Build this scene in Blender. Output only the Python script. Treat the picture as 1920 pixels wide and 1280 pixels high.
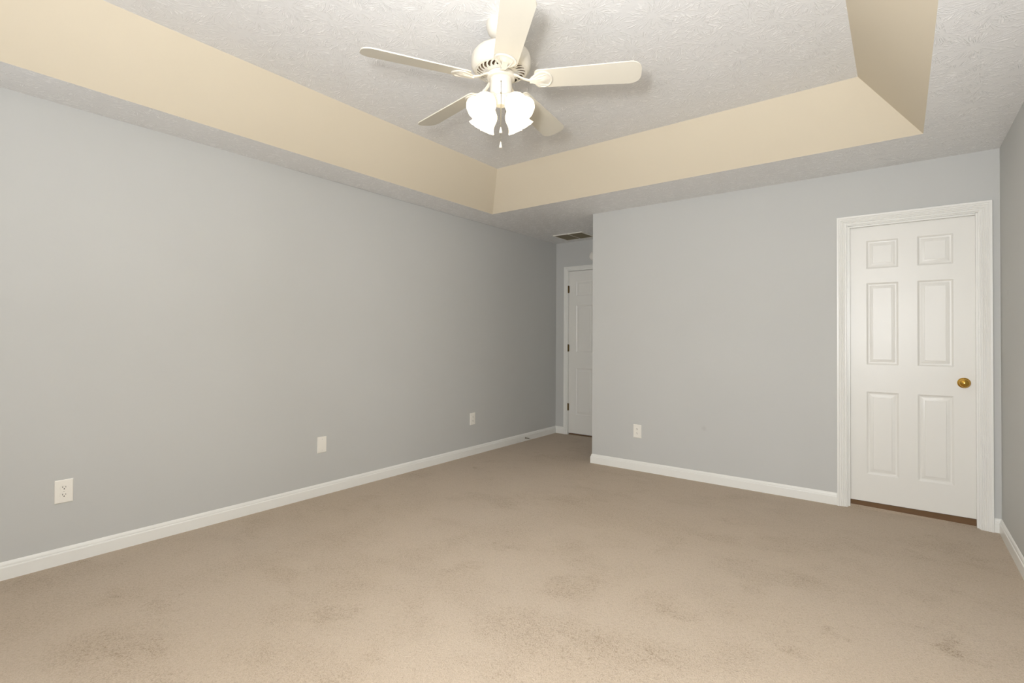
import bpy, bmesh, math, random
from mathutils import Vector, Matrix
random.seed(7)
PI = math.pi
sc = bpy.context.scene
for o in list(bpy.data.objects): bpy.data.objects.remove(o)
COL = sc.collection

# ------------------------------------------------------------------ camera
F_PX, YAW, PITCH, ROLL, CAM_H = 951.153, 0.652494, 0.0123997, -0.00585077, 1.208995
s_, c_ = math.sin(YAW), math.cos(YAW); sp, cp = math.sin(PITCH), math.cos(PITCH)
R_ = Vector((c_, s_, 0)); F_ = Vector((-s_*cp, c_*cp, sp)); U_ = Vector((s_*sp, -c_*sp, cp))
X_ = R_*math.cos(ROLL) - U_*math.sin(ROLL); Y_ = R_*math.sin(ROLL) + U_*math.cos(ROLL)
cam = bpy.data.cameras.new('camera'); camo = bpy.data.objects.new('camera', cam); COL.objects.link(camo)
M = Matrix((X_, Y_, -F_)).transposed().to_4x4(); M.translation = (0, 0, CAM_H); camo.matrix_world = M
cam.sensor_width = 36; cam.lens = F_PX/1920*36; cam.shift_y = -17.055/1920
cam.clip_start = 0.02; sc.camera = camo

# ------------------------------------------------------------------ world, lights, exposure
w = bpy.data.worlds.new('world'); sc.world = w; w.use_nodes = True
w.node_tree.nodes['Background'].inputs[0].default_value = (0.75, 0.85, 1.0, 1)
w.node_tree.nodes['Background'].inputs[1].default_value = 0.6
sc.view_settings.view_transform = 'Standard'; sc.view_settings.look = 'None'
sc.view_settings.exposure = 0.13; sc.view_settings.gamma = 1.0; sc.view_settings.use_curve_mapping = False

def area(name, loc, target, sx, sy, power, color, shape='RECTANGLE', spread=PI):
    l = bpy.data.lights.new(name, 'AREA'); l.shape = shape; l.size = sx; l.size_y = sy
    l.energy = power; l.color = color; l.spread = spread
    o = bpy.data.objects.new(name, l); COL.objects.link(o); o.location = loc
    o.rotation_euler = (Vector(target)-Vector(loc)).to_track_quat('-Z', 'Y').to_euler()
    return o
# daylight coming in through a window behind the photographer; the left-wall one is added, unseen, to brighten the right wall
WINS = (-0.75,); WINZ, WINW, WINH = 1.42, 0.95, 1.35
WSY, WSW = -0.10, 0.74
YR = -0.62
area('window_daylight_rear', (WINS[0], YR-0.16, WINZ), (WINS[0], 4, WINZ), WINW, WINH, 37, (0.97, 1.0, 1.09))
area('window_daylight_side', (-3.536-0.16, WSY, WINZ), (0, WSY, WINZ), WSW, WINH, 43, (0.97, 1.0, 1.10))
# the photographer's flash, on and just left of the camera
area('camera_flash', (-0.17, -0.13, 1.44), (-1.35, 3.2, 2.45), 0.16, 0.16, 46, (1.0, 1.0, 0.99), 'DISK')
# the same flash bounced off the ceiling above the camera
area('bounced_flash', (-0.25, -0.15, 1.60), (-0.35, -0.15, 2.75), 0.3, 0.3, 52, (0.97, 1.0, 1.08), 'DISK')

# ------------------------------------------------------------------ dimensions
XL, XR, YB, YH, XC = -3.536, 0.510, 4.439, 5.564, -2.397
CH, TH = 2.44, 2.749
TX0, TX1, TY1 = -3.203, 0.115, 3.862; INS = 0.305
FANX, FANY = -1.5437, 1.92
TY0 = 2*FANY - TY1

# ------------------------------------------------------------------ node helpers
def lin(r, g, b):
    f = lambda v: ((v/255+0.055)/1.055)**2.4 if v > 10 else v/255/12.92
    return (f(r), f(g), f(b), 1)
class NT:
    def __init__(s, name):
        s.m = bpy.data.materials.new(name); s.m.use_nodes = True
        s.t = s.m.node_tree; s.n = s.t.nodes; s.b = s.n['Principled BSDF']; s.out = s.n['Material Output']
    def node(s, typ, **kw):
        n = s.n.new(typ)
        for k, v in kw.items(): setattr(n, k, v)
        return n
    def link(s, a, b): s.t.links.new(a, b)
    def math(s, op, a, b=None, c=None, clamp=False):
        n = s.node('ShaderNodeMath', operation=op, use_clamp=clamp)
        for i, v in enumerate((a, b, c)):
            if v is None: continue
            if hasattr(v, 'links'): s.link(v, n.inputs[i])
            else: n.inputs[i].default_value = v
        return n.outputs[0]
    def vmath(s, op, a, b=None):
        n = s.node('ShaderNodeVectorMath', operation=op)
        for i, v in enumerate((a, b)):
            if v is None: continue
            if hasattr(v, 'links'): s.link(v, n.inputs[i])
            else: n.inputs[i].default_value = v
        return n
    def noise(s, vec, scale, detail=2, rough=0.5, dist=0, dims='3D', w=None):
        n = s.node('ShaderNodeTexNoise', noise_dimensions=dims)
        if vec is not None: s.link(vec, n.inputs['Vector'])
        n.inputs['Scale'].default_value = scale; n.inputs['Detail'].default_value = detail
        n.inputs['Roughness'].default_value = rough; n.inputs['Distortion'].default_value = dist
        if w is not None: s.link(w, n.inputs['W'])
        return n.outputs[0]
    def mapr(s, v, a, b, c=0, d=1, smooth=False):
        n = s.node('ShaderNodeMapRange'); n.interpolation_type = 'SMOOTHSTEP' if smooth else 'LINEAR'
        s.link(v, n.inputs[0])
        for i, x in enumerate((a, b, c, d)): n.inputs[i+1].default_value = x
        return n.outputs[0]
    def mix(s, f, a, b):
        n = s.node('ShaderNodeMix', data_type='RGBA')
        if hasattr(f, 'links'): s.link(f, n.inputs[0])
        else: n.inputs[0].default_value = f
        for i, v in ((6, a), (7, b)):
            if hasattr(v, 'links'): s.link(v, n.inputs[i])
            else: n.inputs[i].default_value = v
        return n.outputs[2]
    def obj(s): return s.node('ShaderNodeTexCoord').outputs['Object']
    def bump(s, h, strength, dist):
        n = s.node('ShaderNodeBump'); n.inputs['Strength'].default_value = strength
        n.inputs['Distance'].default_value = dist; s.link(h, n.inputs['Height'])
        s.link(n.outputs[0], s.b.inputs['Normal'])

def paint(name, col, rough=0.5, var=0.02, bump=0.0006, scale=220, metal=0, spec=0.5):
    t = NT(name); v = t.obj()
    f = t.mapr(t.noise(v, 3.1, 3), 0.3, 0.7)
    dark = tuple(x*(1-var) for x in col[:3])+(1,)
    t.link(t.mix(f, dark, col), t.b.inputs['Base Color'])
    t.b.inputs['Roughness'].default_value = rough; t.b.inputs['Metallic'].default_value = metal
    t.b.inputs['Specular IOR Level'].default_value = spec
    if bump: t.bump(t.noise(v, scale, 2), 0.25, bump)
    return t.m

def wall_mat():
    t = NT('wall_paint'); v = t.obj()
    col = lin(197, 197, 193)
    f = t.mapr(t.noise(v, 1.7, 2), 0.35, 0.65)
    c = t.mix(f, tuple(x*0.985 for x in col[:3])+(1,), col)
    # small spackle smudges on the back and right wall
    for p, r in (((XR, 4.164, 1.50), 0.035), ((-1.327, YB, 0.454), 0.035)):
        d = t.vmath('DISTANCE', v, p).outputs['Value']
        d = t.math('ADD', d, t.math('MULTIPLY', t.noise(v, 40), 0.012))
        m = t.mapr(d, r*0.4, r, 0.16, 0.0, True)
        c = t.mix(m, c, lin(150, 148, 142))
    t.link(c, t.b.inputs['Base Color'])
    t.b.inputs['Roughness'].default_value = 0.62; t.b.inputs['Specular IOR Level'].default_value = 0.35
    t.bump(t.noise(v, 160, 3), 0.15, 0.0008)
    return t.m

def stomp_mat():
    """white ceiling with a crow's foot (stomp brush) drywall texture: fans of short ridges round many centres"""
    t = NT('ceiling_stomp_texture'); v0 = t.obj()
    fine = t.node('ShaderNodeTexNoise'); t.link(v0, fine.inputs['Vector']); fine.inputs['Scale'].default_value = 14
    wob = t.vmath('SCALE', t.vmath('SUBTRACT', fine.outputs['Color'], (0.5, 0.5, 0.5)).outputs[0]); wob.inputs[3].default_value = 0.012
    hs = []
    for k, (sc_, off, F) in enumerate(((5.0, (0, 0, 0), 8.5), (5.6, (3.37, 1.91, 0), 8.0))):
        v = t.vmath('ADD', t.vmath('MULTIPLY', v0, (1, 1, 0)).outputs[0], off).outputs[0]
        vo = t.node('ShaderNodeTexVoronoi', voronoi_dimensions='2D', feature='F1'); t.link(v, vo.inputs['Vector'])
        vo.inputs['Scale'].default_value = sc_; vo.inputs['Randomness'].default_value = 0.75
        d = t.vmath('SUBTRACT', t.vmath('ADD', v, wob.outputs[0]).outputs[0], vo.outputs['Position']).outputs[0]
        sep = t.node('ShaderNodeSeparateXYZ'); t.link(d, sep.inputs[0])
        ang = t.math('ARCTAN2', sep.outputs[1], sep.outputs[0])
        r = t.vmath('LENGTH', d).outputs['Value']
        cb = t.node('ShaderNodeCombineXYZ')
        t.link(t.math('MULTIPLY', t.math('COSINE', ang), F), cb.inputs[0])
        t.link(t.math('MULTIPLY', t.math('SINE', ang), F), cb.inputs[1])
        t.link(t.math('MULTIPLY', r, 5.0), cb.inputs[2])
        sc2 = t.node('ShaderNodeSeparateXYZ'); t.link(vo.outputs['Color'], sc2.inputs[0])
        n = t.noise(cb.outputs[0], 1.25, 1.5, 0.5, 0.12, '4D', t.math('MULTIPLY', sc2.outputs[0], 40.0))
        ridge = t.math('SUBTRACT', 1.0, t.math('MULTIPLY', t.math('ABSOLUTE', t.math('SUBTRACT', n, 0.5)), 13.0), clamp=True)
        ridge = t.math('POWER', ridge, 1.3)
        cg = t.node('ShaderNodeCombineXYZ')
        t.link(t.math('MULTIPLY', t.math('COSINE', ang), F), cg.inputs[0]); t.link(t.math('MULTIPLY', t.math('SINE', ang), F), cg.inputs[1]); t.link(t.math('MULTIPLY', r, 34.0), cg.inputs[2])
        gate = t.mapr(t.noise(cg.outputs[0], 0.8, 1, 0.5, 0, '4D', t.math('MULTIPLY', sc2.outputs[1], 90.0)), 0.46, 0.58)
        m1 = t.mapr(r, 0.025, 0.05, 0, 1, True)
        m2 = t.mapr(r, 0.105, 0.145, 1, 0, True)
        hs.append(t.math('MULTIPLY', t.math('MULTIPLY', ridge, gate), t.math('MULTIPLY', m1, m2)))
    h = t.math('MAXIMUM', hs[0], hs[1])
    t.link(t.mix(t.mapr(h, 0.15, 0.8), lin(235, 234, 232), lin(252, 251, 249)), t.b.inputs['Base Color'])  # highlights on the ridge crests painted into the base colour
    h = t.math('ADD', h, t.math('MULTIPLY', t.noise(v0, 9, 3), 0.5))
    t.b.inputs['Roughness'].default_value = 0.27
    t.b.inputs['Specular IOR Level'].default_value = 0.8
    t.bump(h, 1.0, 0.0013)
    return t.m

# trodden and swept marks in the carpet pile: centre x, y, direction, half length, half width, strength
MARKS = [(-1.96, 1.307, 0.773, 0.098, 0.05, 1.0),
         (-2.152, 1.446, 1.288, 0.178, 0.1, 0.45),
         (-2.129, 1.956, 1.382, 0.223, 0.09, 0.4),
         (-1.834, 1.986, 1.016, 0.109, 0.045, 0.6),
         (-2.09, 2.228, 1.822, 0.13, 0.05, 0.5),
         (-1.816, 2.349, 0.325, 0.09, 0.05, 0.9),
         (-1.263, 2.176, 1.423, 0.155, 0.09, 0.8),
         (-1.27, 1.684, 1.283, 0.164, 0.14, 0.55),
         (-0.794, 2.246, 0.077, 0.099, 0.035, 0.8),
         (-0.876, 2.285, -0.271, 0.088, 0.08, 0.4),
         (-0.75, 1.894, -0.265, 0.031, 0.04, 0.7),
         (-0.206, 2.462, -0.065, 0.055, 0.03, 0.9),
         (-0.327, 2.246, -0.981, 0.042, 0.035, 0.7),
         (0.154, 2.643, -0.649, 0.062, 0.035, 0.9),
         (0.092, 3.117, 0.244, 0.092, 0.07, 0.5),
         (-0.385, 2.964, -0.21, 0.074, 0.03, 0.5),
         (-0.336, 3.17, -0.034, 0.049, 0.03, 0.55),
         (0.087, 3.699, -0.66, 0.073, 0.04, 0.5),
         (-0.179, 3.299, -0.882, 0.079, 0.05, 0.3),
         (-2.635, 0.863, 0.318, 0.1, 0.06, 0.6),
         (-2.392, 0.649, 0.345, 0.214, 0.16, 0.45),
         (-2.702, 1.164, 0.969, 0.048, 0.05, 0.5),
         (-2.738, 1.588, 1.587, 0.278, 0.09, 0.3),
         (-1.072, 2.985, 1.482, 0.214, 0.03, 0.4),
         (-0.51, 2.058, -0.557, 0.12, 0.1, 0.35)]
def carpet_mat():
    t = NT('carpet_pile'); v = t.obj()
    # twisted yarn tufts
    tuft = t.noise(v, 120, 2, 0.6, 1.4)
    yarn = t.noise(v, 190, 2, 0.6, 0.6)
    # footprints and sweep marks, where the pile lies the other way
    st = t.node('ShaderNodeMapping'); t.link(v, st.inputs[0]); st.inputs['Rotation'].default_value = (0, 0, 0.6); st.inputs['Scale'].default_value = (1, 1.5, 1)
    p0 = t.mapr(t.noise(st.outputs[0], 1.1, 3, 0.6, 0.3), 0.46, 0.64, 0, 1, True)
    p1 = t.mapr(t.noise(st.outputs[0], 1.9, 6, 0.68, 0.2), 0.49, 0.70, 0, 1, True)
    p2 = t.mapr(t.noise(st.outputs[0], 7.0, 6, 0.72, 0.4), 0.55, 0.72, 0, 1, True)
    patch = t.math('ADD', t.math('MULTIPLY', p0, 0.22), t.math('MULTIPLY', t.math('MULTIPLY', p1, t.math('ADD', 0.40, p2)), 1.1), clamp=True)
    warp = t.vmath('ADD', v, None)
    nz = t.node('ShaderNodeTexNoise'); t.link(v, nz.inputs['Vector']); nz.inputs['Scale'].default_value = 9; nz.inputs['Detail'].default_value = 5; nz.inputs['Roughness'].default_value = 0.7
    sh = t.vmath('SCALE', t.vmath('SUBTRACT', nz.outputs['Color'], (0.5, 0.5, 0.5)).outputs[0]); sh.inputs[3].default_value = 0.34
    t.link(sh.outputs[0], warp.inputs[1])
    marks = None
    for mx, my, rot, la, wa, st_ in MARKS:
        mp = t.node('ShaderNodeMapping', vector_type='TEXTURE'); t.link(warp.outputs[0], mp.inputs[0])
        mp.inputs['Location'].default_value = (mx, my, 0); mp.inputs['Rotation'].default_value = (0, 0, rot); mp.inputs['Scale'].default_value = (la*1.35, wa*1.6, 1)
        m = t.mapr(t.vmath('LENGTH', t.vmath('MULTIPLY', mp.outputs[0], (1, 1, 0)).outputs[0]).outputs['Value'], 0.35, 1.1, st_, 0, True)
        marks = m if marks is None else t.math('MAXIMUM', marks, m)
    patch = t.math('ADD', t.math('MULTIPLY', patch, 0.75), t.math('MULTIPLY', t.math('MULTIPLY', marks, t.mapr(nz.outputs[0], 0.38, 0.56, 0.25, 1)), 0.55), clamp=True)
    base = lin(199, 182, 161); deep = lin(132, 113, 89)
    f = t.mapr(tuft, 0.34, 0.56, 0, 1); f2 = t.mapr(yarn, 0.34, 0.58, 0, 1)
    ff = t.math('MULTIPLY', f, t.math('ADD', 0.55, t.math('MULTIPLY', f2, 0.45)))       # 1 = yarn tip, 0 = gap between tufts
    gap = t.math('MULTIPLY', t.math('SUBTRACT', 1.0, ff), t.math('ADD', 0.30, t.math('MULTIPLY', patch, 0.9)), clamp=True)
    c = t.mix(gap, base, deep)
    c = t.mix(t.math('MULTIPLY', patch, 0.17), c, lin(150, 128, 98))
    big = t.mapr(t.noise(v, 0.8, 2), 0.35, 0.65, 0.0, 0.12)
    c = t.mix(big, c, lin(190, 166, 132))
    t.link(c, t.b.inputs['Base Color'])
    t.b.inputs['Roughness'].default_value = 0.95; t.b.inputs['Specular IOR Level'].default_value = 0.05
    t.b.inputs['Sheen Weight'].default_value = 0.15
    t.bump(t.math('ADD', tuft, t.math('MULTIPLY', yarn, 0.4)), 0.8, 0.006)
    return t.m

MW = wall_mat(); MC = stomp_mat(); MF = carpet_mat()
M_CREAM = paint('tray_cream_paint', lin(219, 208, 186), 0.6, 0.01, 0.0006, 160, spec=0.35)
M_TRIM = paint('white_trim_paint', lin(236, 235, 229), 0.32, 0.01, 0)
M_DOOR = paint('white_door_paint', lin(231, 229, 222), 0.36, 0.01, 0.00015, 300)
M_FAN = paint('fan_white_enamel', lin(212, 206, 193), 0.28, 0.01, 0)
M_BLADE = paint('fan_blade_laminate', lin(208, 202, 187), 0.34, 0.015, 0)
M_BRASS = paint('polished_brass', lin(214, 170, 80), 0.16, 0.05, 0, metal=1)
M_BRONZE = paint('aged_brass_hinge', lin(112, 92, 58), 0.45, 0.1, 0, metal=0.7)
M_MOTOR = paint('motor_grey_brown', lin(150, 128, 104), 0.6, 0.05, 0)
M_STEEL = paint('spring_steel', lin(150, 145, 130), 0.35, 0.1, 0, metal=0.9)
M_PLATE = paint('white_plastic_plate', lin(240, 236, 226), 0.3, 0.01, 0)
M_SLOT = paint('dark_slot', lin(40, 36, 30), 0.8, 0.05, 0)
M_VENTIN = paint('vent_duct_grey', lin(122, 114, 94), 0.8, 0.05, 0)
M_DARKGAP = paint('dark_gap', lin(70, 66, 58), 0.9, 0.1, 0)
M_RUBBER = paint('white_rubber', lin(225, 222, 214), 0.6, 0.02, 0)

def wood_mat():
    t = NT('brown_threshold_wood'); v = t.obj()
    mp = t.node('ShaderNodeMapping'); t.link(v, mp.inputs[0]); mp.inputs['Scale'].default_value = (2, 30, 30)
    t.link(t.mix(t.noise(mp.outputs[0], 6, 3), lin(92, 66, 38), lin(118, 86, 52)), t.b.inputs['Base Color'])
    t.b.inputs['Roughness'].default_value = 0.6
    return t.m
M_WOOD = wood_mat()
def emis(name, col, strength, rough=0.3):
    t = NT(name); v = t.obj()
    t.b.inputs['Base Color'].default_value = lin(245, 240, 228); t.b.inputs['Roughness'].default_value = rough
    t.link(t.mix(t.noise(v, 8), col, tuple(x*0.97 for x in col[:3])+(1,)), t.b.inputs['Emission Color'])
    t.b.inputs['Emission Strength'].default_value = strength
    return t.m
M_SHADE = emis('lit_frosted_glass', (1.0, 0.85, 0.58, 1), 1.45)
M_BULB = emis('lit_bulb', (1.0, 0.78, 0.45, 1), 2.2)
def glass_mat():
    t = NT('window_glass'); tr = t.node('ShaderNodeBsdfTransparent'); gl = t.node('ShaderNodeBsdfGlossy'); gl.inputs['Roughness'].default_value = 0.02
    fr = t.node('ShaderNodeFresnel'); fr.inputs[0].default_value = 1.45
    mx = t.node('ShaderNodeMixShader'); t.link(fr.outputs[0], mx.inputs[0]); t.link(tr.outputs[0], mx.inputs[1]); t.link(gl.outputs[0], mx.inputs[2])
    t.link(mx.outputs[0], t.out.inputs[0]); return t.m
M_GLASS = glass_mat()

# ------------------------------------------------------------------ mesh helpers
def obj(name, bm, mats, parent=None, loc=(0, 0, 0), rot=(0, 0, 0), smooth=None):
    bmesh.ops.recalc_face_normals(bm, faces=bm.faces)
    me = bpy.data.meshes.new(name); bm.to_mesh(me); bm.free()
    for m in (mats if isinstance(mats, (list, tuple)) else [mats]): me.materials.append(m)
    o = bpy.data.objects.new(name, me); COL.objects.link(o); o.location = loc; o.rotation_euler = rot
    if parent: o.parent = parent
    if smooth is not None:
        me.polygons.foreach_set('use_smooth', [True]*len(me.polygons))
        me.set_sharp_from_angle(angle=math.radians(smooth))
    return o
def structure(o): o['kind'] = 'structure'; return o
def tag(o, label, cat, group=None):
    o['label'] = label; o['category'] = cat
    if group: o['group'] = group
    return o
def empty(name, loc=(0, 0, 0), rot=(0, 0, 0)):
    o = bpy.data.objects.new(name, None); COL.objects.link(o); o.location = loc; o.rotation_euler = rot
    o.empty_display_size = 0.1; return o
def box(bm, x0, x1, y0, y1, z0, z1, bev=0, mi=0):
    vs = [bm.verts.new((x, y, z)) for x in (x0, x1) for y in (y0, y1) for z in (z0, z1)]
    idx = [(0, 1, 3, 2), (4, 6, 7, 5), (0, 4, 5, 1), (2, 3, 7, 6), (0, 2, 6, 4), (1, 5, 7, 3)]
    fs = [bm.faces.new([vs[i] for i in f]) for f in idx]
    for f in fs: f.material_index = mi
    if bev:
        es = set(e for f in fs for e in f.edges)
        r = bmesh.ops.bevel(bm, geom=list(es), offset=bev, segments=2, affect='EDGES')
        for f in r['faces']: f.material_index = mi
def lathe(bm, prof, n=48, mat=None, mi=0, closed=False):
    """prof: list of (r, z). mat: 4x4 transform"""
    rings = []
    for r, z in prof:
        if r < 1e-5: rings.append([bm.verts.new((0, 0, z))])
        else: rings.append([bm.verts.new((r*math.cos(2*PI*i/n), r*math.sin(2*PI*i/n), z)) for i in range(n)])
    for a, b in zip(rings, rings[1:]):
        for i in range(n):
            j = (i+1) % n
            if len(a) == 1 and len(b) == 1: continue
            if len(a) == 1: f = bm.faces.new((a[0], b[i], b[j]))
            elif len(b) == 1: f = bm.faces.new((a[i], b[0], a[j]))
            else: f = bm.faces.new((a[i], b[i], b[j], a[j]))
            f.material_index = mi
    if mat is not None:
        bmesh.ops.transform(bm, matrix=mat, verts=[v for r in rings for v in r])
def tube(bm, pts, r, n=10, cap=True):
    pts = [Vector(p) for p in pts]; rings = []
    rr = r if isinstance(r, (list, tuple)) else [r]*len(pts)
    up = Vector((0, 0, 1))
    for i, p in enumerate(pts):
        d = (pts[min(i+1, len(pts)-1)]-pts[max(i-1, 0)]).normalized()
        a = d.cross(up)
        if a.length < 1e-4: a = d.cross(Vector((1, 0, 0)))
        a.normalize(); b = d.cross(a)
        rings.append([bm.verts.new(p+(a*math.cos(2*PI*k/n)+b*math.sin(2*PI*k/n))*rr[i]) for k in range(n)])
    for A, B in zip(rings, rings[1:]):
        for k in range(n): bm.faces.new((A[k], B[k], B[(k+1) % n], A[(k+1) % n]))
    if cap: bm.faces.new(rings[0]); bm.faces.new(rings[-1])

# ------------------------------------------------------------------ room shell
T = 0.12
# right door opening and hall door opening, in the clear
D1 = dict(x0=-0.300, x1=0.406, z=2.046)
D2 = dict(x0=-3.352, x1=-2.572, z=2.072)
# floor: carpet, room + hall, with the carpet riding up a little in the closet doorway
bm = bmesh.new()
def quad(bm, pts, mi=0):
    f = bm.faces.new([bm.verts.new(p) for p in pts]); f.material_index = mi; return f
quad(bm, [(XL-T, YR-T, 0), (XR+T, YR-T, 0), (XR+T, YB, 0), (XL-T, YB, 0)])
quad(bm, [(XL-T, YB, 0), (XC+0.02, YB, 0), (XC+0.02, YH+T, 0), (XL-T, YH+T, 0)])
quad(bm, [(D1['x0']-0.02, YB, 0), (D1['x1']+0.02, YB, 0), (D1['x1']+0.02, YB+0.045, 0.004), (D1['x0']-0.02, YB+0.045, 0.017)])
structure(obj('floor', bm, MF))
bm = bmesh.new(); box(bm, D1['x0']-0.02, D1['x1']+0.02, YB+0.0455, YB+0.115, -0.005, 0.047, 0.002)
structure(obj('trim_5', bm, M_WOOD))
bm = bmesh.new(); box(bm, D2['x0'], D2['x1'], YH+0.02, YH+0.1, 0.0, 0.012, 0.002)
structure(obj('trim_6', bm, M_WOOD))

# walls
bm = bmesh.new()
box(bm, XL-T, XL, WSY+WSW/2, YH, 0, CH); box(bm, XL-T, XL, YR, WSY-WSW/2, 0, CH)
box(bm, XL-T, XL, WSY-WSW/2, WSY+WSW/2, 0, WINZ-WINH/2); box(bm, XL-T, XL, WSY-WSW/2, WSY+WSW/2, WINZ+WINH/2, CH)
structure(obj('wall_left', bm, MW))
bm = bmesh.new()                                                     # thin gap where the caulk has let go
vsa = [bm.verts.new(p) for p in ((XL, 1.9, CH), (XL, 2.9, CH-0.0035), (XL, 3.9, CH-0.0045), (XL, 4.7, CH), (XL+0.0008, 4.7, CH), (XL+0.0008, 3.9, CH-0.004), (XL+0.0008, 2.9, CH-0.003), (XL+0.0008, 1.9, CH))]
bm.faces.new([vsa[i] for i in (0, 1, 6, 7)]); bm.faces.new([vsa[i] for i in (1, 2, 5, 6)]); bm.faces.new([vsa[i] for i in (2, 3, 4, 5)])
structure(obj('trim_7', bm, M_DARKGAP))
bm = bmesh.new(); box(bm, XR, XR+T, YR, YB+T, 0, CH); structure(obj('wall_right', bm, MW))
bm = bmesh.new()
box(bm, XC, D1['x0']-0.018, YB, YB+T, 0, CH); box(bm, D1['x1']+0.018, XR, YB, YB+T, 0, CH)
box(bm, D1['x0']-0.018, D1['x1']+0.018, YB, YB+T, D1['z']+0.018, CH)
structure(obj('wall_back', bm, MW))
bm = bmesh.new(); box(bm, XC, XC+T, YB+T, YH, 0, CH); structure(obj('wall_hall_right', bm, MW))
bm = bmesh.new()
box(bm, XL-T, D2['x0']-0.018, YH, YH+T, 0, CH); box(bm, D2['x1']+0.018, XC+T, YH, YH+T, 0, CH)
box(bm, D2['x0']-0.018, D2['x1']+0.018, YH, YH+T, D2['z']+0.018, CH)
structure(obj('wall_hall_end', bm, MW))
# dark closed spaces behind the doors
bm = bmesh.new()
wz0, wz1, xa = WINZ-WINH/2, WINZ+WINH/2, XL-T
for wx in WINS:
    box(bm, xa, wx-WINW/2, YR-T, YR, 0, CH); xa = wx+WINW/2
    box(bm, wx-WINW/2, xa, YR-T, YR, 0, wz0); box(bm, wx-WINW/2, xa, YR-T, YR, wz1, CH)
box(bm, xa, XR+T, YR-T, YR, 0, CH)
structure(obj('wall_rear', bm, MW))

# ceiling: flat border, sloped cream tray sides, raised flat centre
bm = bmesh.new()
b = [(TX0, TY0), (TX1, TY0), (TX1, TY1), (TX0, TY1)]
u = [(TX0+INS, TY0+INS), (TX1-INS, TY0+INS), (TX1-INS, TY1-INS), (TX0+INS, TY1-INS)]
o4 = [(XL-T, YR-T), (XR+T, YR-T), (XR+T, YB+T), (XL-T, YB+T)]
for i in range(4):
    j = (i+1) % 4
    quad(bm, [(*o4[i], CH), (*o4[j], CH), (*b[j], CH), (*b[i], CH)])
    quad(bm, [(*b[i], CH), (*b[j], CH), (*u[j], TH), (*u[i], TH)], 1)
quad(bm, [(*p, TH) for p in u])
quad(bm, [(XL-T, YB+T, CH), (XC+T, YB+T, CH), (XC+T, YH+T, CH), (XL-T, YH+T, CH)])
bmesh.ops.remove_doubles(bm, verts=bm.verts, dist=1e-4)
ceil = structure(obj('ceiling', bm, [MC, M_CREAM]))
if ceil.data.polygons[0].normal.z > 0: ceil.data.flip_normals()

# baseboards ------------------------------------------------------
PROF = [(0, 0), (0.013, 0), (0.013, 0.060), (0.0115, 0.064), (0.0085, 0.066), (0.0085, 0.073), (0.006, 0.080), (0.0025, 0.086), (0, 0.088)]
def sweep(name, pts, prof, seg, bulge=1):
    """pts: polyline along the wall foot with the room on the LEFT; build only segment seg, mitred at its neighbours"""
    P = [Vector((x, y)) for x, y in pts]
    def nrm(i): d = (P[i+1]-P[i]).normalized(); return Vector((-d.y, d.x))
    def off(i):
        if i == 0: return nrm(0)
        if i == len(P)-1: return nrm(i-1)
        a, b = nrm(i-1), nrm(i); m = (a+b).normalized(); return m/m.dot(a)
    bm = bmesh.new(); rings = []
    for i in (seg, seg+1):
        o = off(i)
        rings.append([bm.verts.new((P[i].x+o.x*d, P[i].y+o.y*d, z)) for d, z in prof])
    n = len(prof)
    for k in range(n): bm.faces.new((rings[0][k], rings[1][k], rings[1][(k+1) % n], rings[0][(k+1) % n]))
    bm.faces.new(rings[0]); bm.faces.new(rings[1])
    return structure(obj(name, bm, M_TRIM))
loopA = [(0.469, YB), (XR, YB), (XR, YR), (XL, YR), (XL, YH), (D2['x0']-0.046, YH)]
loopA = loopA[::-1]                    # anticlockwise = room on the left
for nm, sg in (('baseboard_hall_end', 0), ('baseboard_left', 1), ('baseboard_rear', 2), ('baseboard_right', 3), ('baseboard_back_right', 4)):
    sweep(nm, loopA, PROF, sg)
loopB = [(-0.368, YB), (XC, YB), (XC, YH), (D2['x1']+0.052, YH)]
for nm, sg in (('baseboard_back', 0), ('baseboard_hall_right', 1), ('baseboard_hall_corner', 2)):
    sweep(nm, loopB, PROF, sg)

# door casings ------------------------------------------------------
# profile across the casing: (distance from inner edge, projection from wall)
def casing(name, x0, x1, z1, y, width, prof, mats=M_TRIM, gap=0.006):
    xi0, xi1, zi = x0-gap, x1+gap, z1+gap
    bm = bmesh.new(); cols = []
    pr = [(0, 0)]+[(d*width, h) for d, h in prof]+[(width, 0)]
    path = [((xi0, 0.0), (-1, 0)), ((xi0, zi), (-1, 1)), ((xi1, zi), (1, 1)), ((xi1, 0.0), (1, 0))]
    for (px, pz), (dx, dz) in path:
        cols.append([bm.verts.new((px+dx*d, y-h, pz+dz*d)) for d, h in pr])
    n = len(pr)
    for A, B in zip(cols, cols[1:]):
        for k in range(n): bm.faces.new((A[k], B[k], B[(k+1) % n], A[(k+1) % n]))
    bm.faces.new(cols[0]); bm.faces.new(cols[-1])
    return structure(obj(name, bm, mats))
FLUTE = [(0, 0.009), (0.06, 0.011), (0.10, 0.011), (0.14, 0.0075), (0.20, 0.0075), (0.26, 0.0125), (0.36, 0.0105), (0.42, 0.0145), (0.52, 0.0125), (0.60, 0.0165), (0.72, 0.0150), (0.80, 0.0190), (0.97, 0.0190), (1.0, 0.016)]
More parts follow.
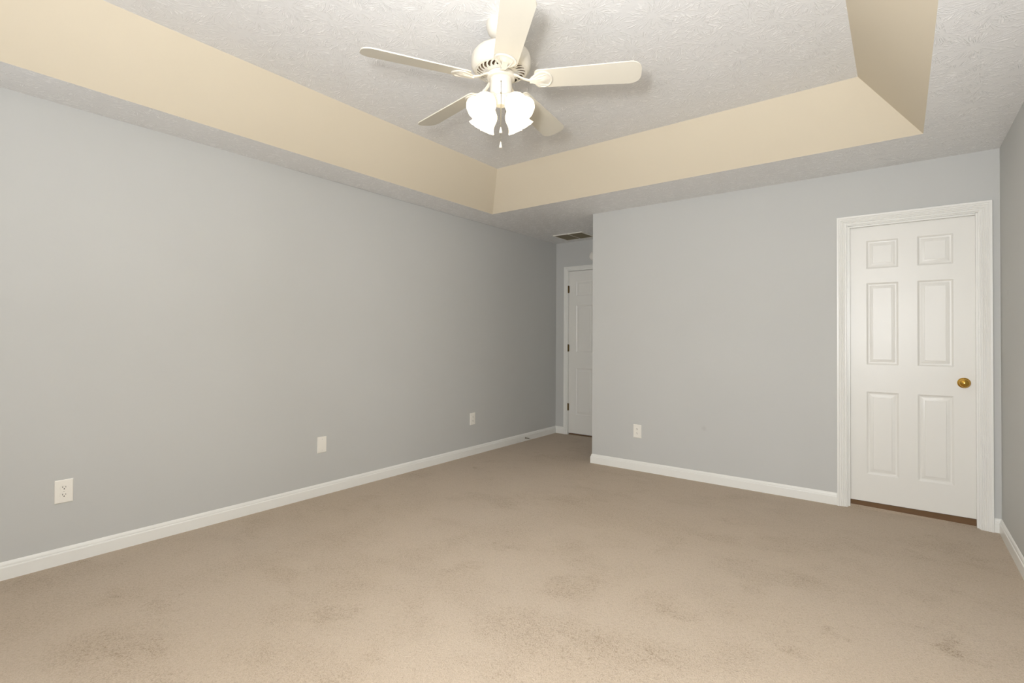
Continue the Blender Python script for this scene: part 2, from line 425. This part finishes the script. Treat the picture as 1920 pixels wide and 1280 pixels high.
def jamb(parent, x0, x1, z1, y0, y1, stop0, stop1):
    bm = bmesh.new()
    t = 0.0175
    box(bm, x0-t, x0, y0, y1, 0, z1+t); box(bm, x1, x1+t, y0, y1, 0, z1+t); box(bm, x0, x1, y0, y1, z1, z1+t)
    o = obj('door_jamb', bm, M_TRIM, parent)
    if stop0 is not None:
        bm = bmesh.new(); s = 0.011
        box(bm, x0, x0+s, stop0, stop1, 0, z1, 0.002); box(bm, x1-s, x1, stop0, stop1, 0, z1, 0.002); box(bm, x0+s, x1-s, stop0, stop1, z1-s, z1, 0.002)
        obj('door_stop', bm, M_TRIM, parent)
c1 = casing('trim_1', D1['x0'], D1['x1'], D1['z'], YB, 0.062, FLUTE)
jamb(c1, D1['x0'], D1['x1'], D1['z'], YB+0.0005, YB+T, YB+0.012, YB+0.044)
c2 = casing('trim_2', D2['x0'], D2['x1'], D2['z'], YH, 0.050, FLUTE)
jamb(c2, D2['x0'], D2['x1'], D2['z'], YH+0.0005, YH+T, YH+0.045, YH+0.075)

# six panel doors -----------------------------------------------------
def door_leaf(name, x0, x1, z0, z1, y, th, cols, rows):
    """front face towards -y at y, raised panels; cols/rows are lists of (a, b)"""
    bm = bmesh.new()
    xs = sorted(set([x0, x1]+[v for c in cols for v in c])); zs = sorted(set([z0, z1]+[v for r in rows for v in r]))
    STEPS = [(0.0, 0.0), (0.005, 0.003), (0.010, 0.0060), (0.014, 0.0068), (0.019, 0.0068), (0.035, 0.0030), (0.0380, 0.0026), (0.0395, 0.0008)]
    for sgn, yy in ((1, y), (-1, y+th)):
        V = {}
        def v(x, z, d=0):
            k = (round(x, 5), round(z, 5), round(d, 5))
            if k not in V: V[k] = bm.verts.new((x, yy+sgn*d, z))
            return V[k]
        for i in range(len(xs)-1):
            for j in range(len(zs)-1):
                a, b_, c, d = xs[i], xs[i+1], zs[j], zs[j+1]
                if (a, b_) in cols and (c, d) in rows:
                    prev = None
                    for ins, dep in STEPS:
                        ring = [v(a+ins, c+ins, dep), v(b_-ins, c+ins, dep), v(b_-ins, d-ins, dep), v(a+ins, d-ins, dep)]
                        if prev:
                            for k in range(4): bm.faces.new((prev[k], prev[(k+1) % 4], ring[(k+1) % 4], ring[k]))
                        prev = ring
                    bm.faces.new(prev)
                else: bm.faces.new((v(a, c), v(b_, c), v(b_, d), v(a, d)))
    for (ax, az, bx, bz) in ((x0, z0, x1, z0), (x1, z0, x1, z1), (x1, z1, x0, z1), (x0, z1, x0, z0)):
        quad(bm, [(ax, y, az), (bx, y, bz), (bx, y+th, bz), (ax, y+th, az)])
    return structure(obj(name, bm, M_DOOR, smooth=12))
d1 = door_leaf('door_1', D1['x0']+0.003, D1['x1']-0.003, 0.050, D1['z']-0.003, YB+0.046, 0.035,
    [(-0.191, -0.006), (0.098, 0.287)], [(0.248, 0.842), (1.037, 1.626), (1.730, 1.933)])
d2 = door_leaf('door_2', D2['x0']+0.003, D2['x1']-0.003, 0.022, D2['z']-0.004, YH+0.008, 0.035,
    [(-3.241, -3.011), (-2.911, -2.681)], [(0.256, 0.843), (1.045, 1.634), (1.753, 1.938)])
def knob(parent, x, y, z):
    bm = bmesh.new(); R = Matrix.Rotation(PI/2, 4, 'X')          # lathe axis +z -> -y
    lathe(bm, [(0, 0), (0.033, 0), (0.0345, 0.002), (0.034, 0.004), (0.028, 0.008), (0.019, 0.0115), (0.015, 0.0125), (0, 0.0125)], 40, R)
    r = obj('knob_rosette', bm, M_BRASS, parent, (x, y, z), smooth=40)
    bm = bmesh.new()
    lathe(bm, [(0, 0.010), (0.011, 0.010), (0.0105, 0.024), (0.014, 0.029), (0.022, 0.034), (0.0265, 0.041), (0.0268, 0.047), (0.0245, 0.053), (0.019, 0.0575), (0.0145, 0.0585), (0.012, 0.0600), (0.006, 0.0622), (0, 0.0628)], 40, R)
    k = obj('door_knob', bm, M_BRASS, parent, (x, y, z), smooth=50)
    k['label'] = 'round polished brass door knob'
knob(d1, 0.3375, YB+0.046, 0.934)
knob(d2, D2['x1']-0.063, YH+0.008, 0.95)
for hz in (1.840, 1.096, 0.349):
    bm = bmesh.new()
    lathe(bm, [(0, -0.047), (0.0045, -0.047), (0.0068, -0.043), (0.0068, 0.043), (0.0045, 0.047), (0, 0.047)], 16)
    box(bm, -0.001, 0.012, -0.0005, 0.006, -0.043, 0.043)
    h = obj('hinge', bm, M_BRONZE, d2, (D2['x0']+0.003, YH-0.004, hz), smooth=40); h['label'] = 'dark aged brass hinge'

# ------------------------------------------------------------------ window behind the camera, and the added unseen one in the left wall
for wi, (wx, wy, rz, ww) in enumerate(((WINS[0], YR, 0, WINW), (XL, WSY, -PI/2, WSW))):
    wr = empty('window_%d' % (wi+1), (wx, wy, WINZ), (0, 0, rz)); structure(wr)
    a, b_ = ww/2, WINH/2; f = 0.04
    bm = bmesh.new()
    box(bm, -a, -a+f, -0.11, -0.01, -b_, b_); box(bm, a-f, a, -0.11, -0.01, -b_, b_)
    box(bm, -a+f, a-f, -0.11, -0.01, b_-f, b_); box(bm, -a+f, a-f, -0.11, -0.01, -b_, -b_+f)
    obj('window_frame', bm, M_TRIM, wr)
    bm = bmesh.new(); box(bm, -a-0.08, a+0.08, -0.008, 0.05, -b_-0.03, -b_-0.002, 0.004); obj('window_sill', bm, M_TRIM, wr)
    for z0, z1, y0 in ((-b_+f, 0.02, -0.05), (-0.02, b_-f, -0.085)):
        bm = bmesh.new(); x0, x1, g = -a+f, a-f, 0.035
        box(bm, x0, x0+g, y0, y0+0.03, z0, z1); box(bm, x1-g, x1, y0, y0+0.03, z0, z1)
        box(bm, x0+g, x1-g, y0, y0+0.03, z0, z0+g); box(bm, x0+g, x1-g, y0, y0+0.03, z1-g, z1)
        sh = obj('window_sash', bm, M_TRIM, wr)
        bm = bmesh.new(); box(bm, x0+g-0.005, x1-g+0.005, y0+0.013, y0+0.017, z0+g-0.005, z1-g+0.005); obj('window_pane', bm, M_GLASS, sh)

# ------------------------------------------------------------------ wall plates
def plate(bm, wd, ht):
    """cover plate lying in xz, front toward -y"""
    pts = []
    r0 = [(-wd/2, 0), (wd/2, 0)]
    def ring(i, y): return [bm.verts.new((sx*(wd/2-i), y, sz*(ht/2-i))) for sx, sz in ((-1, -1), (1, -1), (1, 1), (-1, 1))]
    R = [ring(0, 0), ring(0, -0.003), ring(0.0015, -0.0048), ring(0.004, -0.006)]
    for A, B in zip(R, R[1:]):
        for k in range(4): bm.faces.new((A[k], A[(k+1) % 4], B[(k+1) % 4], B[k]))
    bm.faces.new(R[0]); bm.faces.new(R[-1])
def screw(parent, z):
    bm = bmesh.new(); lathe(bm, [(0.0036, 0), (0.0036, 0.0008), (0.0025, 0.0016), (0, 0.0018)], 14, Matrix.Rotation(PI/2, 4, 'X'))
    box(bm, -0.0026, 0.0026, -0.0021, -0.0017, -0.0004, 0.0004, mi=1)
    obj('screw', bm, [M_PLATE, M_SLOT], parent, (0, -0.006, z), smooth=40)
def receptacle(parent, z):
    bm = bmesh.new(); n = 28; fr = []; bk = []
    for k in range(n):
        a = 2*PI*k/n; x = 0.0172*math.cos(a); zz = max(-0.0138, min(0.0138, 0.0172*math.sin(a)))
        bk.append(bm.verts.new((x*1.02, -0.0045, zz*1.02))); fr.append(bm.verts.new((x, -0.0082, zz)))
    for k in range(n): bm.faces.new((bk[k], bk[(k+1) % n], fr[(k+1) % n], fr[k]))
    bm.faces.new(fr)
    r = obj('receptacle', bm, M_PLATE, parent, (0, 0, z))
    for x, w_, h_, zz in ((-0.0063, 0.0024, 0.0086, 0.0036), (0.0063, 0.0020, 0.0072, 0.0036)):
        bm = bmesh.new(); box(bm, x-w_/2, x+w_/2, -0.0084, -0.0078, zz-h_/2, zz+h_/2); obj('prong_slot', bm, M_SLOT, r)
    bm = bmesh.new(); lathe(bm, [(0.0027, 0), (0.0027, 0.0006), (0, 0.0006)], 14, Matrix.Translation((0, -0.0078, -0.0062)) @ Matrix.Rotation(PI/2, 4, 'X')); obj('ground_hole', bm, M_SLOT, r)
def outlet(name, loc, rz, label, kind='duplex', wd=0.0765, ht=0.122, group=None):
    e = empty(name, loc, (0, 0, rz)); tag(e, label, 'outlet' if kind == 'duplex' else 'wall plate', group)
    bm = bmesh.new(); plate(bm, wd, ht); obj('cover_plate', bm, M_PLATE, e)
    if kind == 'duplex':
        receptacle(e, 0.0195); receptacle(e, -0.0195); screw(e, 0)
    else: screw(e, 0.0417); screw(e, -0.0417)
outlet('power_outlet', (XL, 0.708, 0.385), PI/2, 'white double power outlet on the left wall, nearest the camera, slots clearly visible')
outlet('blank_wall_plate', (XL, 2.225, 0.386), PI/2, 'plain white blank cover plate on the left wall between two power outlets', 'blank')
outlet('power_outlet', (XL, 3.958, 0.374), PI/2, 'small white power outlet at the far end of the left wall near the hallway')
outlet('power_outlet', (-1.927, YB, 0.362), 0, 'white double power outlet low on the back wall, left of the closet door')

# ------------------------------------------------------------------ ceiling air vent in the hall
vx0, vx1, vy0, vy1 = -3.280, -2.885, 5.080, 5.405
v = empty('air_vent', ((vx0+vx1)/2, (vy0+vy1)/2, CH)); tag(v, 'rectangular louvred air return vent in the hallway ceiling above the far door', 'vent')
hx, hy = (vx1-vx0)/2, (vy1-vy0)/2; f = 0.022
bm = bmesh.new()
box(bm, -hx, hx, -hy, -hy+f, -0.008, 0, 0.002); box(bm, -hx, hx, hy-0.01, hy, -0.008, 0, 0.002)
box(bm, -hx, -hx+0.01, -hy+f, hy-0.01, -0.008, 0, 0.002); box(bm, hx-f, hx, -hy+f, hy-0.01, -0.008, 0, 0.002)
obj('vent_frame', bm, M_PLATE, v)
bm = bmesh.new(); box(bm, -0.004, 0.004, -hy+f, hy-f, -0.0085, -0.001); obj('centre_bar', bm, M_PLATE, v)
bm = bmesh.new(); box(bm, -hx+f*0.5, hx-f*0.5, -hy+f*0.5, hy-f*0.5, -0.0012, -0.0004); obj('duct_opening', bm, M_VENTIN, v)
nsl = 15
for i in range(nsl):
    yy = -hy+f+(i+0.5)*(2*hy-f-0.01)/nsl
    bm = bmesh.new(); box(bm, -hx+0.01, hx-f, -0.0009, 0.0009, -0.0045, 0.0045)
    bmesh.ops.rotate(bm, verts=bm.verts, matrix=Matrix.Rotation(math.radians(35), 3, 'X'))
    obj('vent_slat', bm, M_VENTIN, v, (0, yy, -0.0048))

# smoke alarm on the hall end wall, mostly hidden by the corner
bm = bmesh.new()
lathe(bm, [(0, 0), (0.060, 0), (0.060, 0.010), (0.057, 0.014), (0.055, 0.026), (0.048, 0.034), (0.030, 0.038), (0.0, 0.038)], 40, Matrix.Rotation(PI/2, 4, 'X'))
al = obj('smoke_alarm', bm, M_PLATE, None, (-2.984, YH, 2.232), smooth=40)
tag(al, 'round white smoke alarm above the hallway door, half hidden by the wall corner', 'smoke alarm')

# spring door stop on the left baseboard
ds = empty('spring_door_stop', (XL+0.013, 4.885, 0.036)); tag(ds, 'small metal spring door stop with white tip on the left baseboard', 'door stop')
bm = bmesh.new(); lathe(bm, [(0, 0), (0.0095, 0), (0.0085, 0.003), (0.005, 0.006), (0, 0.006)], 16, Matrix.Rotation(PI/2, 4, 'Y')); obj('mounting_base', bm, M_STEEL, ds)
bm = bmesh.new(); n = 14*10
tube(bm, [(0.004+0.058*i/n, 0.0048*math.cos(2*PI*i/10), 0.0048*math.sin(2*PI*i/10)) for i in range(n+1)], 0.0013, 6); obj('spring', bm, M_STEEL, ds, smooth=60)
bm = bmesh.new(); lathe(bm, [(0, 0), (0.0065, 0), (0.0072, 0.003), (0.0072, 0.011), (0.005, 0.014), (0, 0.0145)], 18, Matrix.Translation((0.061, 0, 0)) @ Matrix.Rotation(PI/2, 4, 'Y')); obj('rubber_tip', bm, M_RUBBER, ds, smooth=40)

# ------------------------------------------------------------------ ceiling fan
fan = empty('ceiling_fan', (FANX, FANY, TH))
tag(fan, 'white five-blade ceiling fan with four lit tulip glass shades and pull chains', 'ceiling fan')
Z = lambda z: z-TH
bm = bmesh.new()
lathe(bm, [(0, 0), (0.073, 0), (0.074, -0.004), (0.073, -0.024), (0.066, -0.045), (0.050, -0.064), (0.030, -0.073), (0.022, -0.075), (0, -0.075)], 48)
obj('canopy', bm, M_FAN, fan, smooth=40)
bm = bmesh.new(); lathe(bm, [(0.0125, -0.07), (0.0125, Z(2.632)), (0.024, Z(2.630)), (0.026, Z(2.612)), (0, Z(2.612))], 24); obj('downrod', bm, M_FAN, fan, smooth=40)
# motor housing with vented underside
bm = bmesh.new()
lathe(bm, [(0.022, Z(2.618)), (0.080, Z(2.6165)), (0.108, Z(2.612)), (0.128, Z(2.603)), (0.140, Z(2.589)), (0.1445, Z(2.572)), (0.1455, Z(2.550)), (0.1445, Z(2.536)), (0.1400, Z(2.524)), (0.1330, Z(2.516)), (0.1260, Z(2.512)), (0.124, Z(2.514)), (0.131, Z(2.519)), (0.138, Z(2.530))], 64)
obj('motor_housing', bm, M_FAN, fan, smooth=35)
bm = bmesh.new()
zr = lambda r: Z(2.500+(r-0.07)/(0.126-0.07)*0.013)
N = 26
def annulus(r0, r1, n=80):
    lathe(bm, [(r0, zr(r0)), (r1, zr(r1)), (r1, zr(r1)+0.003), (r0, zr(r0)+0.003), (r0, zr(r0))], n)
annulus(0.066, 0.082); annulus(0.117, 0.1275)
for k in range(N):
    a0 = 2*PI*k/N; prev = None
    for q in range(5):
        fq = q/4; r = 0.081+fq*0.037; aa = a0+0.26*fq*fq; hw = 0.0040+0.0030*abs(fq-0.5)*2
        ring = []
        for s_g, dz in ((-1, 0), (1, 0), (1, 0.003), (-1, 0.003)):
            an = aa+s_g*hw/r; ring.append(bm.verts.new((r*math.cos(an), r*math.sin(an), zr(r)+dz)))
        if prev:
            for i in range(4): bm.faces.new((prev[i], prev[(i+1) % 4], ring[(i+1) % 4], ring[i]))
        prev = ring
vr = obj('vent_ring', bm, M_FAN, fan)
bm = bmesh.new(); lathe(bm, [(0.05, Z(2.528)), (0.132, Z(2.531))], 64); obj('motor_underside', bm, M_MOTOR, fan)
# hub ring that carries the blade irons
bm = bmesh.new()
lathe(bm, [(0.030, Z(2.500)), (0.064, Z(2.500)), (0.0675, Z(2.497)), (0.0680, Z(2.480)), (0.0665, Z(2.4755)), (0.058, Z(2.474)), (0.030, Z(2.474))], 64)
obj('hub_ring', bm, M_FAN, fan, smooth=35)
bm = bmesh.new()
lathe(bm, [(0.030, Z(2.478)), (0.0525, Z(2.478)), (0.0535, Z(2.472)), (0.0535, Z(2.412)), (0.052, Z(2.402)), (0.046, Z(2.392)), (0.036, Z(2.386)), (0, Z(2.386))], 56)
obj('switch_housing', bm, M_FAN, fan, smooth=35)

# blades and blade irons
BLADE_A0 = math.radians(26.7); PITCHB = math.radians(-14)
def blade_bm():
    bm = bmesh.new(); r0, r1 = 0.168, 0.667; th = 0.0055; out = []
    def hw(r): return 0.056+0.0125*min(1, (r-r0)/(0.40))
    c0, c1 = 0.022, 0.050
    w0, w1 = hw(r0), hw(r1)
    for k in range(7): a = PI+PI/2*k/6; out.append((r0+c0+c0*math.cos(a), -(w0-c0)+c0*math.sin(a)))
    for k in range(9): a = -PI/2+PI/2*k/8; out.append((r1-c1+c1*math.cos(a), -(w1-c1)+c1*math.sin(a)))
    for k in range(9): a = PI/2*k/8; out.append((r1-c1+c1*math.cos(a), (w1-c1)+c1*math.sin(a)))
    for k in range(7): a = PI/2+PI/2*k/6; out.append((r0+c0+c0*math.cos(a), (w0-c0)+c0*math.sin(a)))
    lo = [bm.verts.new((x, y, -th/2)) for x, y in out]; hi = [bm.verts.new((x, y, th/2)) for x, y in out]
    bm.faces.new(lo); bm.faces.new(hi)
    for i in range(len(out)): bm.faces.new((lo[i], lo[(i+1) % len(out)], hi[(i+1) % len(out)], hi[i]))
    return bm
def iron_bm():
    """shell-shaped medallion under the blade root with a raised rib, and the curved arm to the hub"""
    bm = bmesh.new(); n = 36; c = 0.205
    def outline(s):
        pts = []
        for k in range(n):
            a = 2*PI*k/n; x = math.cos(a); y = math.sin(a)
            rx = 0.048 if x > 0 else 0.066; ry = 0.053*(1 if x > 0 else (1-0.55*(-x)**1.3))
            pts.append((c+x*rx*s, y*ry*s))
        return pts
    lv = [(1.0, -0.0035), (1.0, -0.0070), (0.93, -0.0100), (0.86, -0.0100), (0.80, -0.0072), (0.55, -0.0085), (0.30, -0.0125), (0.12, -0.0150)]
    rings = [[bm.verts.new((x, y, z)) for x, y in outline(s)] for s, z in lv]
    for A, B in zip(rings, rings[1:]):
        for k in range(n): bm.faces.new((A[k], A[(k+1) % n], B[(k+1) % n], B[k]))
    bm.faces.new(rings[0]); bm.faces.new(rings[-1])
    # radiating ribs of the shell
    prev = None
    for x, hw_, zt in ((c-0.062, 0.010, -0.0155), (c-0.035, 0.0125, -0.0155), (c-0.012, 0.0135, -0.0145), (c+0.010, 0.0145, -0.0125), (c+0.012, 0.0145, -0.009)):
        ring = [bm.verts.new((x, -hw_, zt)), bm.verts.new((x, hw_, zt)), bm.verts.new((x, hw_*1.25, -0.008)), bm.verts.new((x, -hw_*1.25, -0.008))]
        if prev:
            for k in range(4): bm.faces.new((prev[k], prev[(k+1) % 4], ring[(k+1) % 4], ring[k]))
        else: bm.faces.new(ring)
        prev = ring
    bm.faces.new(prev)
    for dy in (-0.034, 0.034):
        tube(bm, [(c-0.048, dy*0.35, -0.0115), (c-0.015, dy*0.75, -0.0105), (c+0.022, dy, -0.0085)], [0.004, 0.0035, 0.0015], 8)
    return bm
def arm_bm():
    bm = bmesh.new()
    P = [(0.060, 0.022), (0.078, 0.020), (0.096, 0.010), (0.115, -0.001), (0.135, -0.008), (0.165, -0.0125), (0.185, -0.0135)]
    W = [0.020, 0.0135, 0.0105, 0.0105, 0.0115, 0.013, 0.008]; Tt = [0.008, 0.0055, 0.005, 0.005, 0.005, 0.0045, 0.003]
    rings = []
    for (x, z), w_, t in zip(P, W, Tt):
        rings.append([bm.verts.new((x, w_*math.cos(2*PI*k/16), z+t*math.sin(2*PI*k/16))) for k in range(16)])
    for A, B in zip(rings, rings[1:]):
        for k in range(16): bm.faces.new((A[k], A[(k+1) % 16], B[(k+1) % 16], B[k]))
    bm.faces.new(rings[0]); bm.faces.new(rings[-1])
    return bm
ZB = Z(2.466)
blade = obj('fan_blade', blade_bm(), M_BLADE, fan, (0, 0, ZB), smooth=30)
iron = obj('blade_iron', iron_bm(), M_FAN, blade, smooth=40)
arm0 = obj('iron_arm', arm_bm(), M_FAN, fan, (0, 0, ZB), smooth=50)
for k in range(5):
    bl, ir, ar = (blade, iron, arm0) if k == 0 else (blade.copy(), iron.copy(), arm0.copy())
    if k:
        COL.objects.link(bl); COL.objects.link(ir); COL.objects.link(ar); ir.parent = bl; bl.parent = fan; ar.parent = fan
    A = BLADE_A0+2*PI*k/5
    bl.rotation_mode = 'QUATERNION'
    bl.rotation_quaternion = (Matrix.Rotation(A, 3, 'Z') @ Matrix.Rotation(math.radians(1.2), 3, 'Y') @ Matrix.Rotation(PITCHB, 3, 'X')).to_quaternion()
    ar.rotation_euler = (0, 0, A)

# light kit
bm = bmesh.new()
lathe(bm, [(0.0, Z(2.388)), (0.036, Z(2.388)), (0.034, Z(2.372)), (0.024, Z(2.352)), (0.0225, Z(2.344)), (0.0, Z(2.342))], 36)
obj('light_fitter', bm, M_FAN, fan, smooth=40)
TILT = math.radians(40)
SH = [(0.0225, 0.0), (0.0245, 0.004), (0.0330, 0.012), (0.0450, 0.024), (0.0520, 0.038), (0.0545, 0.052), (0.0545, 0.066), (0.0550, 0.078), (0.0580, 0.090), (0.0635, 0.101), (0.0700, 0.110)]
def shade_bm():
    bm = bmesh.new(); n = 72; rings = []
    prof = SH+[(r-0.003, z) for r, z in reversed(SH)]
    for r, z in prof:
        f = z/0.110
        rings.append([bm.verts.new(((r*(1+0.003*f*math.cos(12*2*PI*i/n)))*math.cos(2*PI*i/n), (r*(1+0.003*f*math.cos(12*2*PI*i/n)))*math.sin(2*PI*i/n), -(z+0.0006*f**4*math.cos(12*2*PI*i/n)))) for i in range(n)])
    for A, B in zip(rings, rings[1:]):
        for i in range(n): bm.faces.new((A[i], A[(i+1) % n], B[(i+1) % n], B[i]))
    return bm
def bulb_bm():
    bm = bmesh.new()
    lathe(bm, [(0, 0.010), (0.008, 0.010), (0.008, -0.022), (0.012, -0.030), (0.0165, -0.048), (0.0150, -0.068), (0.0085, -0.092), (0.0030, -0.108), (0.0018, -0.122), (0, -0.126)], 24)
    return bm
shade = obj('glass_shade', shade_bm(), M_SHADE, fan, smooth=60); shade['label'] = 'lit frosted white tulip glass shade'
bulb = obj('light_bulb', bulb_bm(), M_BULB, shade, smooth=60)
holder_pts = None
bm = bmesh.new(); lathe(bm, [(0, 0.022), (0.013, 0.022), (0.021, 0.014), (0.0255, 0.002), (0.0262, -0.008), (0.0240, -0.0085), (0.023, 0.0), (0, 0.004)], 32)
holder = obj('shade_holder', bm, M_FAN, fan, smooth=40)
bm = bmesh.new(); tube(bm, [(0.020, 0, Z(2.372)), (0.034, 0, Z(2.378)), (0.050, 0, Z(2.386)), (0.058, 0, Z(2.380)), (0.062, 0, Z(2.372))], [0.0085, 0.0085, 0.0085, 0.0085, 0.0085], 14)
arml = obj('lamp_arm', bm, M_FAN, fan, smooth=60)
for k in range(4):
    s1, b1, h1, a1 = (shade, bulb, holder, arml) if k == 0 else (shade.copy(), bulb.copy(), holder.copy(), arml.copy())
    if k:
        for q in (s1, b1, h1, a1): COL.objects.link(q)
        b1.parent = s1; s1.parent = fan; h1.parent = fan; a1.parent = fan
    A = YAW+PI/4+k*PI/2
    dirh = Vector((math.cos(A), math.sin(A), 0))
    ax = dirh*math.sin(TILT)+Vector((0, 0, -math.cos(TILT)))
    rim = dirh*0.140+Vector((0, 0, Z(2.277)))
    neck = rim-ax*0.110
    q = (-ax).to_track_quat('Z', 'Y')
    for o_, p_ in ((s1, neck), (h1, neck)):
        o_.rotation_mode = 'QUATERNION'; o_.rotation_quaternion = q; o_.location = p_
    a1.rotation_euler = (0, 0, A)

# pull chains
tc = Vector((-FANX, -FANY, 0)).normalized()          # from the fan towards the photographer
for off, z0, z1, fob in ((0.0575, 2.437, 2.216, 0.029), (0.046, 2.386, 2.150, 0.029)):
    bm = bmesh.new(); zz = z0
    while zz > z1:
        bmesh.ops.create_icosphere(bm, subdivisions=1, radius=0.0016, matrix=Matrix.Translation((0, 0, zz-z0))); zz -= 0.0034
    tube(bm, [(0, 0, 0), (0, 0, z1-z0)], 0.0007, 6)
    p = tc*off
    ch = obj('pull_chain', bm, M_STEEL, fan, (p.x, p.y, Z(z0)))
    bm = bmesh.new(); lathe(bm, [(0, 0.002), (0.0025, 0.0), (0.0035, -0.006), (0.0065, -0.018), (0.0072, -0.026), (0.0068, -0.029), (0, -0.0295)], 20)
    obj('chain_fob', bm, M_FAN, ch, (0, 0, z1-z0), smooth=50)
    bm = bmesh.new(); q0 = tc*(-0.006); tube(bm, [(q0.x, q0.y, 0.001), (0, 0, 0.001)], 0.003, 10); obj('chain_outlet', bm, M_STEEL, ch)
